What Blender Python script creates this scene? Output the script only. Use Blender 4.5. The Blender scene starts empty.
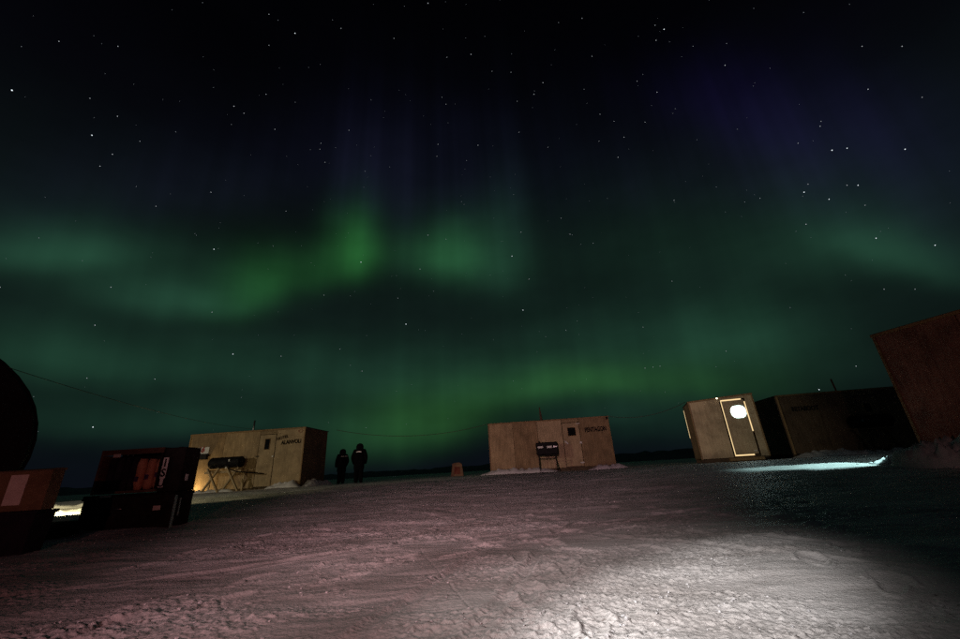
import bpy, bmesh, math, random
import numpy as np
from mathutils import Vector, Matrix
rng = random.Random(7)
nrs = np.random.RandomState(11)
scene = bpy.context.scene
COL = scene.collection
PI = math.pi
rad = math.radians

# ------------------------------------------------------------------ camera
FPX, PITCH, ROLL, CAMH = 385.0, rad(21.4), rad(-3.4), 0.5      # focal length in px of a 960-px-wide frame
_cp, _sp = math.cos(PITCH), math.sin(PITCH)
_F = Vector((0, _cp, _sp)); _U0 = Vector((0, -_sp, _cp)); _R0 = Vector((1, 0, 0))
_R = math.cos(ROLL) * _R0 + math.sin(ROLL) * _U0
_U = -math.sin(ROLL) * _R0 + math.cos(ROLL) * _U0
EYE = Vector((0, 0, CAMH))
cam_d = bpy.data.cameras.new('camera')
cam_d.sensor_width = 36.0; cam_d.lens = FPX / 960 * 36.0
cam_d.clip_start = 0.05; cam_d.clip_end = 20000
cam = bpy.data.objects.new('camera', cam_d); COL.objects.link(cam)
cam.matrix_world = Matrix(((_R.x, _U.x, -_F.x, 0), (_R.y, _U.y, -_F.y, 0), (_R.z, _U.z, -_F.z, CAMH), (0, 0, 0, 1)))
scene.camera = cam
scene.view_settings.view_transform = 'Standard'
scene.view_settings.look = 'None'
scene.view_settings.gamma = 1.0
scene.view_settings.use_curve_mapping = False
scene.view_settings.exposure = 0.0

def ray(px, py):
    """world direction seen at a photograph position"""
    return ((px - 480) / FPX) * _R - ((py - 319.5) / FPX) * _U + _F
def at_z(px, py, z):
    d = ray(px, py); t = (z - CAMH) / d.z
    return EYE + d * t
def at_r(px, py, r):
    d = ray(px, py); t = r / math.hypot(d.x, d.y)
    return EYE + d * t

# ------------------------------------------------------------------ world: night sky with aurora
world = bpy.data.worlds.new('World'); scene.world = world
world.use_nodes = True
wn, wl = world.node_tree.nodes, world.node_tree.links
wn.clear()
w_out = wn.new('ShaderNodeOutputWorld'); w_bg = wn.new('ShaderNodeBackground')
wl.new(w_bg.outputs[0], w_out.inputs[0])
w_tc = wn.new('ShaderNodeTexCoord')
DIR = w_tc.outputs['Generated']
def vm(op, a=None, b=None, c=None):
    n = wn.new('ShaderNodeVectorMath'); n.operation = op
    for i, v in enumerate((a, b, c)):
        if v is None: continue
        if isinstance(v, bpy.types.NodeSocket): wl.new(v, n.inputs[i])
        else: n.inputs[i].default_value = v
    return n.outputs['Value'] if op in ('DOT_PRODUCT', 'LENGTH') else n.outputs['Vector']
def wm(op, a=None, b=None, c=None, clamp=False):
    n = wn.new('ShaderNodeMath'); n.operation = op; n.use_clamp = clamp
    for i, v in enumerate((a, b, c)):
        if v is None: continue
        if isinstance(v, bpy.types.NodeSocket): wl.new(v, n.inputs[i])
        else: n.inputs[i].default_value = v
    return n.outputs[0]
_nz = wn.new('ShaderNodeTexNoise'); _nz.inputs['Scale'].default_value = 3.2; _nz.inputs['Detail'].default_value = 3.0
_nz.inputs['Roughness'].default_value = 0.55
wl.new(DIR, _nz.inputs['Vector'])
WARP = vm('MULTIPLY_ADD', vm('SUBTRACT', _nz.outputs['Color'], (.5, .5, .5)), (.075, .075, .075), DIR)
# fine vertical rays: noise squeezed along the azimuth
_sep = wn.new('ShaderNodeSeparateXYZ'); wl.new(DIR, _sep.inputs[0])
_az = wm('ARCTAN2', _sep.outputs[0], _sep.outputs[1])
_cmb = wn.new('ShaderNodeCombineXYZ'); wl.new(_az, _cmb.inputs[0])
_rn = wn.new('ShaderNodeTexNoise'); _rn.inputs['Scale'].default_value = 11.0; _rn.inputs['Detail'].default_value = 2.5
wl.new(_cmb.outputs[0], _rn.inputs['Vector'])
RAYS = wm('MULTIPLY_ADD', _rn.outputs['Fac'], .9, .55)
_cn = wn.new('ShaderNodeTexNoise'); _cn.inputs['Scale'].default_value = 5.0; _cn.inputs['Detail'].default_value = 4.0
_rot = wn.new('ShaderNodeMapping'); _rot.inputs['Rotation'].default_value = (.5, .35, .8); wl.new(vm('MULTIPLY', DIR, (1, 1, 2.6)), _rot.inputs[0]); _str = _rot.outputs[0]; wl.new(_str, _cn.inputs['Vector'])
CLOUD = wm('MULTIPLY_ADD', _cn.outputs['Fac'], .6, .70)
# (x, y, sx, sy, tilt, colour, amount): patches of aurora, placed by the direction in which they stand
GRN = (.0150, .1050, .0210); TEAL = (.0130, .0530, .0285); YEL = (.0145, .0680, .0110); BLU = (.0062, .0066, .0190)
PUR = (.0052, .0024, .0290)
AUR = [
    (356, 250, 16, 27, 6, GRN, 1.15), (322, 270, 50, 19, -14, GRN, .45), (264, 283, 24, 24, -30, GRN, .55),
    (48, 252, 62, 17, -2, TEAL, 1.3), (185, 297, 48, 16, 2, TEAL, 1.0), (140, 272, 80, 30, 8, TEAL, .55),
    (462, 262, 36, 26, 0, TEAL, 1.25), (452, 260, 24, 22, 0, GRN, .62), (506, 256, 15, 40, 0, TEAL, .5),
    (875, 246, 40, 22, 20, TEAL, 1.05), (815, 246, 60, 36, 0, TEAL, .40), (940, 266, 36, 18, 20, TEAL, .5),
    (582, 384, 55, 15, -3, YEL, 1.05), (415, 432, 50, 24, -12, YEL, 1.15), (480, 398, 60, 18, -4, YEL, .50),
    (360, 445, 60, 22, -5, TEAL, .7), (735, 342, 50, 32, 0, TEAL, .85), (640, 345, 80, 30, 0, TEAL, .50),
    (450, 382, 120, 24, -3, TEAL, .75), (210, 362, 130, 26, 3, TEAL, .62), (170, 424, 110, 18, 0, TEAL, .60),
    (60, 360, 70, 24, 5, TEAL, .6), (700, 388, 60, 18, 0, YEL, .50), (630, 420, 90, 30, 0, TEAL, .6),
    (290, 315, 260, 80, 0, TEAL, .10), (640, 320, 220, 90, 0, TEAL, .14), (690, 250, 110, 40, 0, TEAL, .22),
    (790, 128, 110, 36, 14, PUR, .75), (845, 190, 90, 40, 24, BLU, .80), (362, 185, 30, 50, 4, BLU, .9),
    (170, 190, 130, 34, -8, BLU, .55), (470, 190, 60, 50, 0, BLU, .7), (690, 180, 100, 40, 0, BLU, .45),
]
acc = None; acc_b = None
for (px, py, sx, sy, tilt, colr, amp) in AUR:
    d0 = ray(px, py).normalized(); t = rad(tilt)
    a1 = (ray(px + sx * math.cos(t), py + sx * math.sin(t)).normalized() - d0)
    a2 = (ray(px - sy * math.sin(t), py + sy * math.cos(t)).normalized() - d0)
    a1 = a1 - d0 * a1.dot(d0); a2 = a2 - d0 * a2.dot(d0)
    a2 = a2 - a1 * (a2.dot(a1) / a1.length_squared)
    e1 = a1 / a1.length_squared; e2 = a2 / a2.length_squared
    k = math.sqrt(.5)
    u = vm('DOT_PRODUCT', WARP, tuple(e1 * k)); v = vm('DOT_PRODUCT', WARP, tuple(e2 * k))
    v = wm('MAXIMUM', wm('MULTIPLY', v, 1.6), wm('MULTIPLY', v, -1.0))      # sharp lower hem, long fading top
    q = wm('MULTIPLY_ADD', v, v, wm('MULTIPLY', u, u))
    g = wm('POWER', 1 / math.e, q)
    front = wm('MULTIPLY', vm('DOT_PRODUCT', DIR, tuple(d0)), 4.0, clamp=True)
    g = wm('MULTIPLY', g, front)
    c = tuple(x * amp for x in colr)
    if colr in (BLU, PUR): acc_b = vm('MULTIPLY_ADD', g, c, acc_b if acc_b is not None else (0, 0, 0))
    else: acc = vm('MULTIPLY_ADD', g, c, acc if acc is not None else (0, 0, 0))
_rn2 = wn.new('ShaderNodeTexNoise'); _rn2.inputs['Scale'].default_value = 12.0; _rn2.inputs['Detail'].default_value = 3.0
wl.new(_cmb.outputs[0], _rn2.inputs['Vector'])
_r2 = wn.new('ShaderNodeMapRange'); _r2.inputs[1].default_value = .36; _r2.inputs[2].default_value = .68; _r2.inputs[3].default_value = .62; _r2.inputs[4].default_value = 1.25
wl.new(_rn2.outputs['Fac'], _r2.inputs[0])
acc_b = vm('MULTIPLY', acc_b, _r2.outputs[0])                             # violet rays above the green hem
acc = vm('ADD', acc, acc_b)
acc = vm('MULTIPLY', vm('MULTIPLY', vm('MULTIPLY', acc, RAYS), CLOUD), (.58, .58, .58))
_rampn = wn.new('ShaderNodeValToRGB'); cr = _rampn.color_ramp
for e in list(cr.elements)[1:]: cr.elements.remove(e)
cr.elements[0].position = 0; cr.elements[0].color = (.0042, .0056, .0098, 1)
for p_, c_ in ((.06, (.0042, .0062, .0090)), (.16, (.0048, .0084, .0088)), (.36, (.0054, .0092, .0098)), (.52, (.0038, .0054, .0066)),
               (.66, (.0019, .0019, .0038)), (.78, (.0008, .0008, .0016)), (1.0, (.0004, .0004, .0007))):
    e = cr.elements.new(p_); e.color = c_ + (1,)
wl.new(_sep.outputs[2], _rampn.inputs[0])
base = vm('MULTIPLY', vm('MULTIPLY', _rampn.outputs[0], CLOUD), (.66, .66, .68))
_low = wm('MULTIPLY_ADD', wm('MULTIPLY', _sep.outputs[2], 9.0, clamp=True), .72, .28)     # air dims the glow just above the ice
tot = vm('ADD', vm('MULTIPLY', acc, _low), base)
wl.new(tot, w_bg.inputs[0]); w_bg.inputs[1].default_value = 1.0

# ------------------------------------------------------------------ lamps
def look(o, frm, to):
    o.location = frm
    o.rotation_euler = (Vector(to) - Vector(frm)).to_track_quat('-Z', 'Y').to_euler()
def light(name, kind, frm, to, watts, colr, radius=.05, cone=60, blend=.5):
    d = bpy.data.lights.new(name, kind); d.energy = watts; d.color = colr
    if kind == 'SUN': d.angle = rad(.5)
    else: d.shadow_soft_size = radius
    if kind == 'SPOT': d.spot_size = rad(cone); d.spot_blend = blend
    o = bpy.data.objects.new(name, d); COL.objects.link(o); look(o, frm, to)
    return o
light('night_fill', 'SUN', (0, 0, 40), (14, 22, 18), .004, (.80, .88, 1.0))  # faint directional fill added for ambient shading
# spots added for unseen camp lamps: two at left, others behind the camera
light('camp_floodlight', 'SPOT', (-23, -2.5, 5.0), (-1.2, 20.4, 1.0), 2500, (1.0, .88, .66), .10, 42, .3)
light('camp_floodlight', 'SPOT', (-23, -2.5, 5.3), (9.0, 15.85, 1.5), 4300, (1.0, .88, .66), .10, 8.0, .6)  # narrow second beam, added to brighten the outhouse alone
light('near_floodlight', 'SPOT', (-2.3, -1.5, 2.0), (.70, 1.70, 0.0), 1250, (1.0, .94, .91), .03, 13.5, 1.0)
light('near_floodlight', 'SPOT', (-1.4, -.6, 2.6), (.58, 1.95, 0.0), 200, (1.0, .88, .83), .03, 29, 1.0)  # wider beam added to soften the edge of the pool
light('middle_floodlight', 'SPOT', (-1.5, -.6, 3.2), (-.1, 2.9, 0.02), 120, (1.0, .78, .72), .03, 44, 1.0)
light('pink_floodlight', 'SPOT', (-2.0, -4.6, 1.9), (-.55, 5.3, 3.1), 3500, (1.0, .56, .59), .05, 53, .9)
light('red_marker_lamp', 'SPOT', (.6, -5.0, 1.3), (-4.5, 4.8, .6), 250, (1.0, .34, .31), .06, 62, .6)
light('red_marker_lamp', 'SPOT', (-1.0, -4.0, 1.4), (9.0, 3.8, 1.4), 250, (1.0, .48, .41), .06, 35, .4)  # separate red beam added for the near right hut

# ------------------------------------------------------------------ helpers
def tag(o, label=None, cat=None, group=None, kind=None):
    if label: o['label'] = label
    if cat: o['category'] = cat
    if group: o['group'] = group
    if kind: o['kind'] = kind
    return o
def empty(name, loc, rz=0, label=None, cat=None, group=None):
    o = bpy.data.objects.new(name, None); COL.objects.link(o)
    o.location = loc; o.rotation_euler = (0, 0, rz); o.empty_display_size = .2
    return tag(o, label, cat, group)
class MB:
    def __init__(s): s.v = []; s.f = []; s.smooth = []
    def add(s, vs, fs, sm=False):
        n = len(s.v); s.v += [tuple(v) for v in vs]
        for f in fs: s.f.append(tuple(i + n for i in f)); s.smooth.append(sm)
        return s
    def box(s, lo, hi, jit=0):
        (x0, y0, z0), (x1, y1, z1) = lo, hi
        vs = [(x0, y0, z0), (x1, y0, z0), (x1, y1, z0), (x0, y1, z0), (x0, y0, z1), (x1, y0, z1), (x1, y1, z1), (x0, y1, z1)]
        if jit: vs = [tuple(c + rng.uniform(-jit, jit) for c in v) for v in vs]
        return s.add(vs, [(0, 3, 2, 1), (4, 5, 6, 7), (0, 1, 5, 4), (1, 2, 6, 5), (2, 3, 7, 6), (3, 0, 4, 7)])
    def hexa(s, vs):
        return s.add(vs, [(0, 3, 2, 1), (4, 5, 6, 7), (0, 1, 5, 4), (1, 2, 6, 5), (2, 3, 7, 6), (3, 0, 4, 7)])
    def bar(s, a, b, w, h, up=(0, 0, 1)):
        a = Vector(a); b = Vector(b); d = (b - a).normalized(); up = Vector(up)
        if abs(d.dot(up)) > .98: up = Vector((1, 0, 0))
        x = d.cross(up).normalized() * w / 2; y = x.cross(d).normalized() * h / 2
        return s.hexa([a - x - y, a + x - y, a + x + y, a - x + y, b - x - y, b + x - y, b + x + y, b - x + y])
    def tube(s, pts, r, n=10, cap=True):
        pts = [Vector(p) for p in pts]; rs = r if isinstance(r, (list, tuple)) else [r] * len(pts)
        vs = []; up = Vector((0, 0, 1)); prev = None
        for i, p in enumerate(pts):
            d = (pts[min(i + 1, len(pts) - 1)] - pts[max(i - 1, 0)]).normalized()
            if prev is None:
                u = up if abs(d.dot(up)) < .95 else Vector((1, 0, 0)); prev = d.cross(u).normalized()
            x = (prev - d * prev.dot(d)).normalized(); prev = x; y = d.cross(x)
            for k in range(n):
                a = 2 * PI * k / n; vs.append(p + (x * math.cos(a) + y * math.sin(a)) * rs[i])
        fs = [(i * n + k, i * n + (k + 1) % n, (i + 1) * n + (k + 1) % n, (i + 1) * n + k) for i in range(len(pts) - 1) for k in range(n)]
        s.add(vs, fs, True)
        if cap:
            m = len(s.v) - len(vs)
            s.f.append(tuple(m + k for k in reversed(range(n)))); s.smooth.append(False)
            s.f.append(tuple(m + (len(pts) - 1) * n + k for k in range(n))); s.smooth.append(False)
        return s
    def build(s, name, mat, parent=None, bevel=0):
        me = bpy.data.meshes.new(name); me.from_pydata(s.v, [], s.f); me.update()
        me.polygons.foreach_set('use_smooth', s.smooth)
        o = bpy.data.objects.new(name, me); COL.objects.link(o)
        if mat: me.materials.append(mat)
        if parent: o.parent = parent
        if bevel:
            b = o.modifiers.new('bevel', 'BEVEL'); b.width = bevel; b.segments = 2; b.limit_method = 'ANGLE'
        return o
def text_mesh(name, s, size, mat, parent, loc, rot=(PI / 2, 0, 0), depth=.003, shear=0, bold=.0, sx=1.0, align='LEFT'):
    cu = bpy.data.curves.new('lettering_curve', 'FONT'); cu.body = s; cu.size = size; cu.extrude = depth; cu.shear = shear
    cu.offset = bold; cu.align_x = align; cu.resolution_u = 3
    t = bpy.data.objects.new('lettering_curve', cu); COL.objects.link(t)
    bpy.context.view_layer.update()
    dg = bpy.context.evaluated_depsgraph_get()
    me = bpy.data.meshes.new_from_object(t.evaluated_get(dg)); me.name = name
    bpy.data.objects.remove(t)
    o = bpy.data.objects.new(name, me); COL.objects.link(o); me.materials.clear(); me.materials.append(mat)
    o.parent = parent; o.location = loc; o.rotation_euler = rot; o.scale = (sx, 1, 1)
    return o

# materials -----------------------------------------------------------------
def mat_base(name, colr, rough=.7, metal=0, spec=.3):
    m = bpy.data.materials.new(name); m.use_nodes = True
    b = m.node_tree.nodes['Principled BSDF']
    b.inputs['Base Color'].default_value = (*colr, 1); b.inputs['Roughness'].default_value = rough
    b.inputs['Metallic'].default_value = metal; b.inputs['Specular IOR Level'].default_value = spec
    return m, m.node_tree.nodes, m.node_tree.links, b
def mat_worn(name, c1, c2, scale=8, stretch=(1, 1, 1), rough=.75, metal=0, spec=.3, bump=.15, detail=6, rnd=.25, stain=0):
    m, n, l, b = mat_base(name, c1, rough, metal, spec)
    tc = n.new('ShaderNodeTexCoord'); mp = n.new('ShaderNodeMapping'); mp.inputs['Scale'].default_value = stretch
    l.new(tc.outputs['Object'], mp.inputs[0])
    oi = n.new('ShaderNodeObjectInfo')
    sh = n.new('ShaderNodeVectorMath'); sh.operation = 'MULTIPLY_ADD'; sh.inputs[1].default_value = (17, 9, 5)
    l.new(oi.outputs['Random'], sh.inputs[0]); l.new(mp.outputs[0], sh.inputs[2])
    nz = n.new('ShaderNodeTexNoise'); nz.inputs['Scale'].default_value = scale; nz.inputs['Detail'].default_value = detail
    nz.inputs['Roughness'].default_value = .65; l.new(sh.outputs[0], nz.inputs['Vector'])
    rp = n.new('ShaderNodeValToRGB'); rp.color_ramp.elements[0].position = .32; rp.color_ramp.elements[1].position = .68
    rp.color_ramp.elements[0].color = (*c1, 1); rp.color_ramp.elements[1].color = (*c2, 1)
    l.new(nz.outputs['Fac'], rp.inputs[0])
    hv = n.new('ShaderNodeHueSaturation'); l.new(rp.outputs[0], hv.inputs['Color'])
    mr = n.new('ShaderNodeMapRange'); mr.inputs[3].default_value = 1 - rnd; mr.inputs[4].default_value = 1 + rnd
    l.new(oi.outputs['Random'], mr.inputs[0]); l.new(mr.outputs[0], hv.inputs['Value'])
    if stain:                                              # blotches, water marks and scuffs
        s1 = n.new('ShaderNodeTexNoise'); s1.inputs['Scale'].default_value = 1.6; s1.inputs['Detail'].default_value = 7; s1.inputs['Roughness'].default_value = .7
        so = n.new('ShaderNodeVectorMath'); so.operation = 'MULTIPLY_ADD'; so.inputs[1].default_value = (31, 13, 7)
        l.new(oi.outputs['Random'], so.inputs[0]); l.new(tc.outputs['Object'], so.inputs[2]); l.new(so.outputs[0], s1.inputs['Vector'])
        sr = n.new('ShaderNodeMapRange'); sr.inputs[1].default_value = .36; sr.inputs[2].default_value = .58; sr.inputs[3].default_value = 1 - stain; sr.inputs[4].default_value = 1.08
        l.new(s1.outputs['Fac'], sr.inputs[0])
        sm_ = n.new('ShaderNodeMix'); sm_.data_type = 'RGBA'; sm_.blend_type = 'MULTIPLY'; sm_.inputs[0].default_value = 1
        l.new(hv.outputs[0], sm_.inputs[6]); l.new(sr.outputs[0], sm_.inputs[7]); l.new(sm_.outputs[2], b.inputs['Base Color'])
    else: l.new(hv.outputs[0], b.inputs['Base Color'])
    bp = n.new('ShaderNodeBump'); bp.inputs['Strength'].default_value = bump; bp.inputs['Distance'].default_value = .01
    l.new(nz.outputs['Fac'], bp.inputs['Height']); l.new(bp.outputs[0], b.inputs['Normal'])
    return m
def mat_emit(name, colr, s):
    m = bpy.data.materials.new(name); m.use_nodes = True; n = m.node_tree.nodes; n.clear()
    e = n.new('ShaderNodeEmission'); e.inputs[0].default_value = (*colr, 1); e.inputs[1].default_value = s
    o = n.new('ShaderNodeOutputMaterial'); m.node_tree.links.new(e.outputs[0], o.inputs[0])
    return m
M = {}
M['ply'] = mat_worn('plywood', (.25, .175, .095), (.44, .325, .19), 3.0, (9, 9, .7), .75, bump=.12, rnd=.26, stain=.30)
M['ply_pale'] = mat_worn('pale_plywood', (.33, .245, .145), (.51, .39, .24), 3.0, (9, 9, .7), .75, bump=.12, rnd=.1, stain=.30)
M['ply_brown'] = mat_worn('browner_plywood', (.20, .135, .07), (.37, .26, .145), 3.0, (9, 9, .7), .75, bump=.12, rnd=.1, stain=.30)
M['ply_lit'] = mat_worn('lit_tone_plywood', (.44, .34, .21), (.62, .50, .33), 3.0, (9, 9, .7), .75, bump=.12, rnd=.08, stain=.30)  # brightness of the lit outhouse front put into the colour
M['ply_dark'] = mat_worn('dark_plywood', (.15, .095, .055), (.30, .19, .11), 3.0, (9, 9, .7), .8, bump=.12, rnd=.14, stain=.30)  # darker copy; on the side walls it puts their shade into the colour
M['ply_shade'] = mat_worn('shadow_tone_plywood', (.075, .05, .032), (.15, .10, .065), 3.0, (9, 9, .7), .8, bump=.12, rnd=.14, stain=.30)  # shadow on the long hut put into the colour as a darker tone
M['ply_red'] = mat_worn('red_cast_stained_plywood', (.20, .10, .075), (.38, .20, .145), 2.4, (8, 8, .8), .8, bump=.2, rnd=.08, stain=.42)  # blotched plywood, red cast of the lamplight put into its colour
M['batten'] = mat_worn('trim_timber', (.20, .125, .06), (.36, .24, .12), 4, (6, 6, 1), .75)
M['roof'] = mat_worn('roof_felt', (.05, .045, .04), (.10, .085, .07), 12, rough=.9)
M['timber'] = mat_worn('sawn_timber', (.38, .28, .16), (.56, .43, .26), 5, (6, 6, 1), .7, rnd=.15)
M['skid'] = mat_worn('skid_timber', (.06, .045, .03), (.13, .09, .055), 5, rough=.85)
M['black'] = mat_worn('black_paint', (.005, .005, .006), (.012, .011, .012), 9, rough=.6, spec=.12, bump=.05)
M['ink'] = mat_worn('black_lettering', (.006, .006, .006), (.02, .018, .016), 30, rough=.9, spec=.1)
M['steel'] = mat_worn('galvanised_steel', (.30, .31, .32), (.48, .48, .47), 14, rough=.4, metal=.9, bump=.05)
M['white'] = mat_worn('white_label', (.62, .61, .58), (.80, .79, .77), 18, rough=.6)
M['red_ink'] = mat_worn('red_lettering', (.22, .012, .012), (.36, .03, .025), 20, rough=.7)
M['glass'] = mat_worn('dark_glass', (.006, .007, .009), (.014, .015, .018), 3, rough=.5, spec=.01, bump=.0)
M['case'] = mat_worn('black_case', (.012, .011, .011), (.028, .024, .022), 7, rough=.85, bump=.1, spec=.04, stain=.30)
M['crate'] = mat_worn('stained_crate', (.07, .035, .022), (.14, .075, .05), 5, (1, 1, 4), .75, bump=.2, stain=.30)
M['orange'] = mat_worn('orange_fabric', (.50, .19, .11), (.72, .36, .23), 9, (1, 1, .5), .8, bump=.4, rnd=.2)
M['navy'] = mat_worn('dark_fabric', (.016, .014, .02), (.03, .025, .036), 9, rough=.9, bump=.3, spec=.04)
M['purple'] = mat_worn('purple_print', (.05, .02, .07), (.09, .03, .11), 20, rough=.8)
M['card'] = mat_worn('cardboard', (.17, .105, .06), (.26, .165, .095), 6, rough=.85, bump=.08, stain=.30)
M['pink'] = mat_worn('pale_sticker', (.60, .50, .46), (.78, .68, .62), 10, rough=.7)
M['parka'] = mat_worn('black_parka', (.004, .004, .005), (.009, .008, .010), 10, rough=.95, bump=.3, spec=.03)
M['reflect'] = mat_worn('reflective_tape', (.5, .5, .5), (.75, .74, .72), 20, rough=.4, metal=.3)
M['tarp'] = mat_worn('black_canvas', (.006, .006, .007), (.014, .013, .015), 4, rough=.8, bump=.3)
M['cable'] = mat_worn('grey_cable', (.05, .045, .04), (.10, .09, .08), 20, rough=.7)
M['rust'] = mat_worn('rust_red_paint', (.16, .045, .03), (.26, .08, .05), 6, rough=.8)
M['window_lit'] = mat_emit('lit_window', (.72, 1.0, .97), 9.0)
M['gap_lit'] = mat_emit('gap_glow_strip', (1.0, .72, .36), 1.1)
M['gap_lit'].cycles.emission_sampling = 'NONE'
M['bulb'] = mat_emit('bulb', (1.0, .86, .62), 6.0)

# ------------------------------------------------------------------ ground: one snow sheet
def _hash(ix, iy, s):
    h = (ix.astype(np.int64) * 374761393 + iy.astype(np.int64) * 668265263 + s * 974634777) & 0xffffffff
    h = ((h ^ (h >> 13)) * 1274126177) & 0xffffffff
    return ((h ^ (h >> 16)) & 0xffff) / 65535.0
def vnoise(x, y, s=0):
    ix = np.floor(x); iy = np.floor(y); fx = x - ix; fy = y - iy
    u = fx * fx * fx * (fx * (fx * 6 - 15) + 10); v = fy * fy * fy * (fy * (fy * 6 - 15) + 10)
    a = _hash(ix, iy, s); b = _hash(ix + 1, iy, s); c = _hash(ix, iy + 1, s); d = _hash(ix + 1, iy + 1, s)
    return (a * (1 - u) + b * u) * (1 - v) + (c * (1 - u) + d * u) * v - .5
def fbm(x, y, o=4, s=0, g=.5):
    t = 0; a = 1
    for i in range(o):
        t = t + a * vnoise(x, y, s + i * 7); x, y = x * 1.97 * .8 - y * 1.97 * .6 + 3.1, x * 1.97 * .6 + y * 1.97 * .8 - 1.7; a *= g
    return t
def sstep(a, b, x):
    t = np.clip((x - a) / (b - a), 0, 1); return t * t * (3 - 2 * t)
def ground_macro(x, y):
    x = np.asarray(x, float); y = np.asarray(y, float); r = np.hypot(x, y)
    return .27 * sstep(4.5, 15, r) + .05 * fbm(x / 4.5, y / 4.5, 2, 3) * sstep(2, 6, r) * (1 - sstep(60, 200, r))
def gz(x, y): return float(ground_macro(x, y))
def seg_dist(x, y, a, b):
    ax, ay = a; bx, by = b; dx, dy = bx - ax, by - ay; L2 = dx * dx + dy * dy
    t = ((x - ax) * dx + (y - ay) * dy) / L2; tc = np.clip(t, 0, 1)
    return np.hypot(x - ax - tc * dx, y - ay - tc * dy), tc, t
CR1 = [at_z(px, py, 0).xy for px, py in ((420, 549), (441, 574), (462, 600), (484, 626))]
CR2 = [at_z(px, py, 0).xy for px, py in ((304, 561), (285, 578), (262, 600))]
CR3 = [at_z(px, py, .0).xy for px, py in ((700, 560), (668, 540), (655, 520))]
TR1 = (at_z(497, 586, 0).xy, at_z(552, 640, 0).xy)
TR2 = (at_z(560, 590, 0).xy, at_z(650, 660, 0).xy)
PRINTS = []
for (x_, y_, an_, n_) in ((-1.6, 1.5, 1.2, 12), (.2, 1.6, 1.45, 14), (1.5, 1.9, 1.0, 12), (-.9, 2.6, .5, 10), (.9, 2.7, 2.5, 12), (-2.6, 3.2, 1.1, 10), (2.2, 3.4, 1.9, 10)):
    for i_ in range(n_):
        a_ = an_ + .12 * math.sin(i_); sd_ = .11 * (1 if i_ % 2 else -1)
        PRINTS.append((x_ - math.sin(a_) * sd_ + rng.uniform(-.03, .03), y_ + math.cos(a_) * sd_ + rng.uniform(-.03, .03), a_ + rng.uniform(-.2, .2)))
        x_ += .36 * math.cos(a_); y_ += .36 * math.sin(a_)
RUTS = [((-.3, 2.2), (.28, .96), .035, .011), ((.12, 2.2), (.28, .96), .035, .010), ((1.4, 2.6), (-.62, .78), .04, .009), ((1.9, 2.6), (-.62, .78), .04, .009), ((-1.5, 3.0), (.93, .37), .05, .010)]
def ground_h(x, y):
    r = np.hypot(x, y)
    z = np.array(ground_macro(x, y))
    near = 1 - sstep(9, 26, r)
    z = z + .030 * fbm(x / .9, y / .55, 3, 21) * (1 - sstep(40, 120, r))
    patch = sstep(-.18, .22, fbm(x / .7, y / .5, 3, 31))                 # churned against wind-packed snow
    lump = fbm(x / .036, y / .017, 3, 41, .6)                              # crusty little lumps
    z = z + (.0018 + .0074 * patch) * (np.maximum(lump, -.1) + .35 * np.maximum(lump - .15, 0)) * near
    z = z + .005 * patch * fbm(x / .018, y / .014, 2, 51) * (1 - sstep(3, 7, r))
    w = fbm(x / .3 + .6 * y, y / .09, 2, 61)                              # wind ripples
    z = z + .010 * w * near
    for line, wd, dp in ((CR1, .0042, .0036), (CR2, .004, .002), (CR3, .005, .003)):
        d = np.full_like(x, 9.)
        for a, b in zip(line[:-1], line[1:]): d = np.minimum(d, seg_dist(x, y, a, b)[0])
        z = z - dp * np.exp(-(d / wd) ** 2)
    for (px, py, an) in PRINTS:                                           # boot prints
        k = np.nonzero((np.abs(x - px) < .22) & (np.abs(y - py) < .22))[0]
        if len(k) == 0: continue
        dx = x[k] - px; dy = y[k] - py; u = dx * math.cos(an) + dy * math.sin(an); v = -dx * math.sin(an) + dy * math.cos(an)
        q = (u / .135) ** 2 + (v / (.052 + .012 * np.sign(u))) ** 2
        z[k] = z[k] - .009 * np.exp(-q ** 3) + .006 * np.exp(-((q - 1.5) / .5) ** 2)
    for (p, d_, w_, dp_) in RUTS:                                         # sled ruts
        t = (x - p[0]) * d_[0] + (y - p[1]) * d_[1]; o_ = -(x - p[0]) * d_[1] + (y - p[1]) * d_[0] + .10 * fbm(t / 2.6, t * 0 + dp_ * 99, 2, 8)
        z = z + .55 * near * (-dp_ * np.exp(-(o_ / w_) ** 4) + .5 * dp_ * np.exp(-((np.abs(o_) - 1.5 * w_) / (.5 * w_)) ** 2)) * (.4 + 1.2 * (fbm(t / .5, t * 0, 2, 9) + .5))
    for (a, b) in (TR1,):                                             # tread marks
        d, t, tt = seg_dist(x, y, a, b); L = math.hypot(b[0] - a[0], b[1] - a[1])
        m = np.exp(-(d / .036) ** 4) * ((tt > 0) & (tt < 1))
        z = z + m * (.004 * np.sin(2 * PI * t * L / .034 + 1.5 * fbm(x / .1, y / .1, 2, 5)) - .004)
    return z
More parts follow.
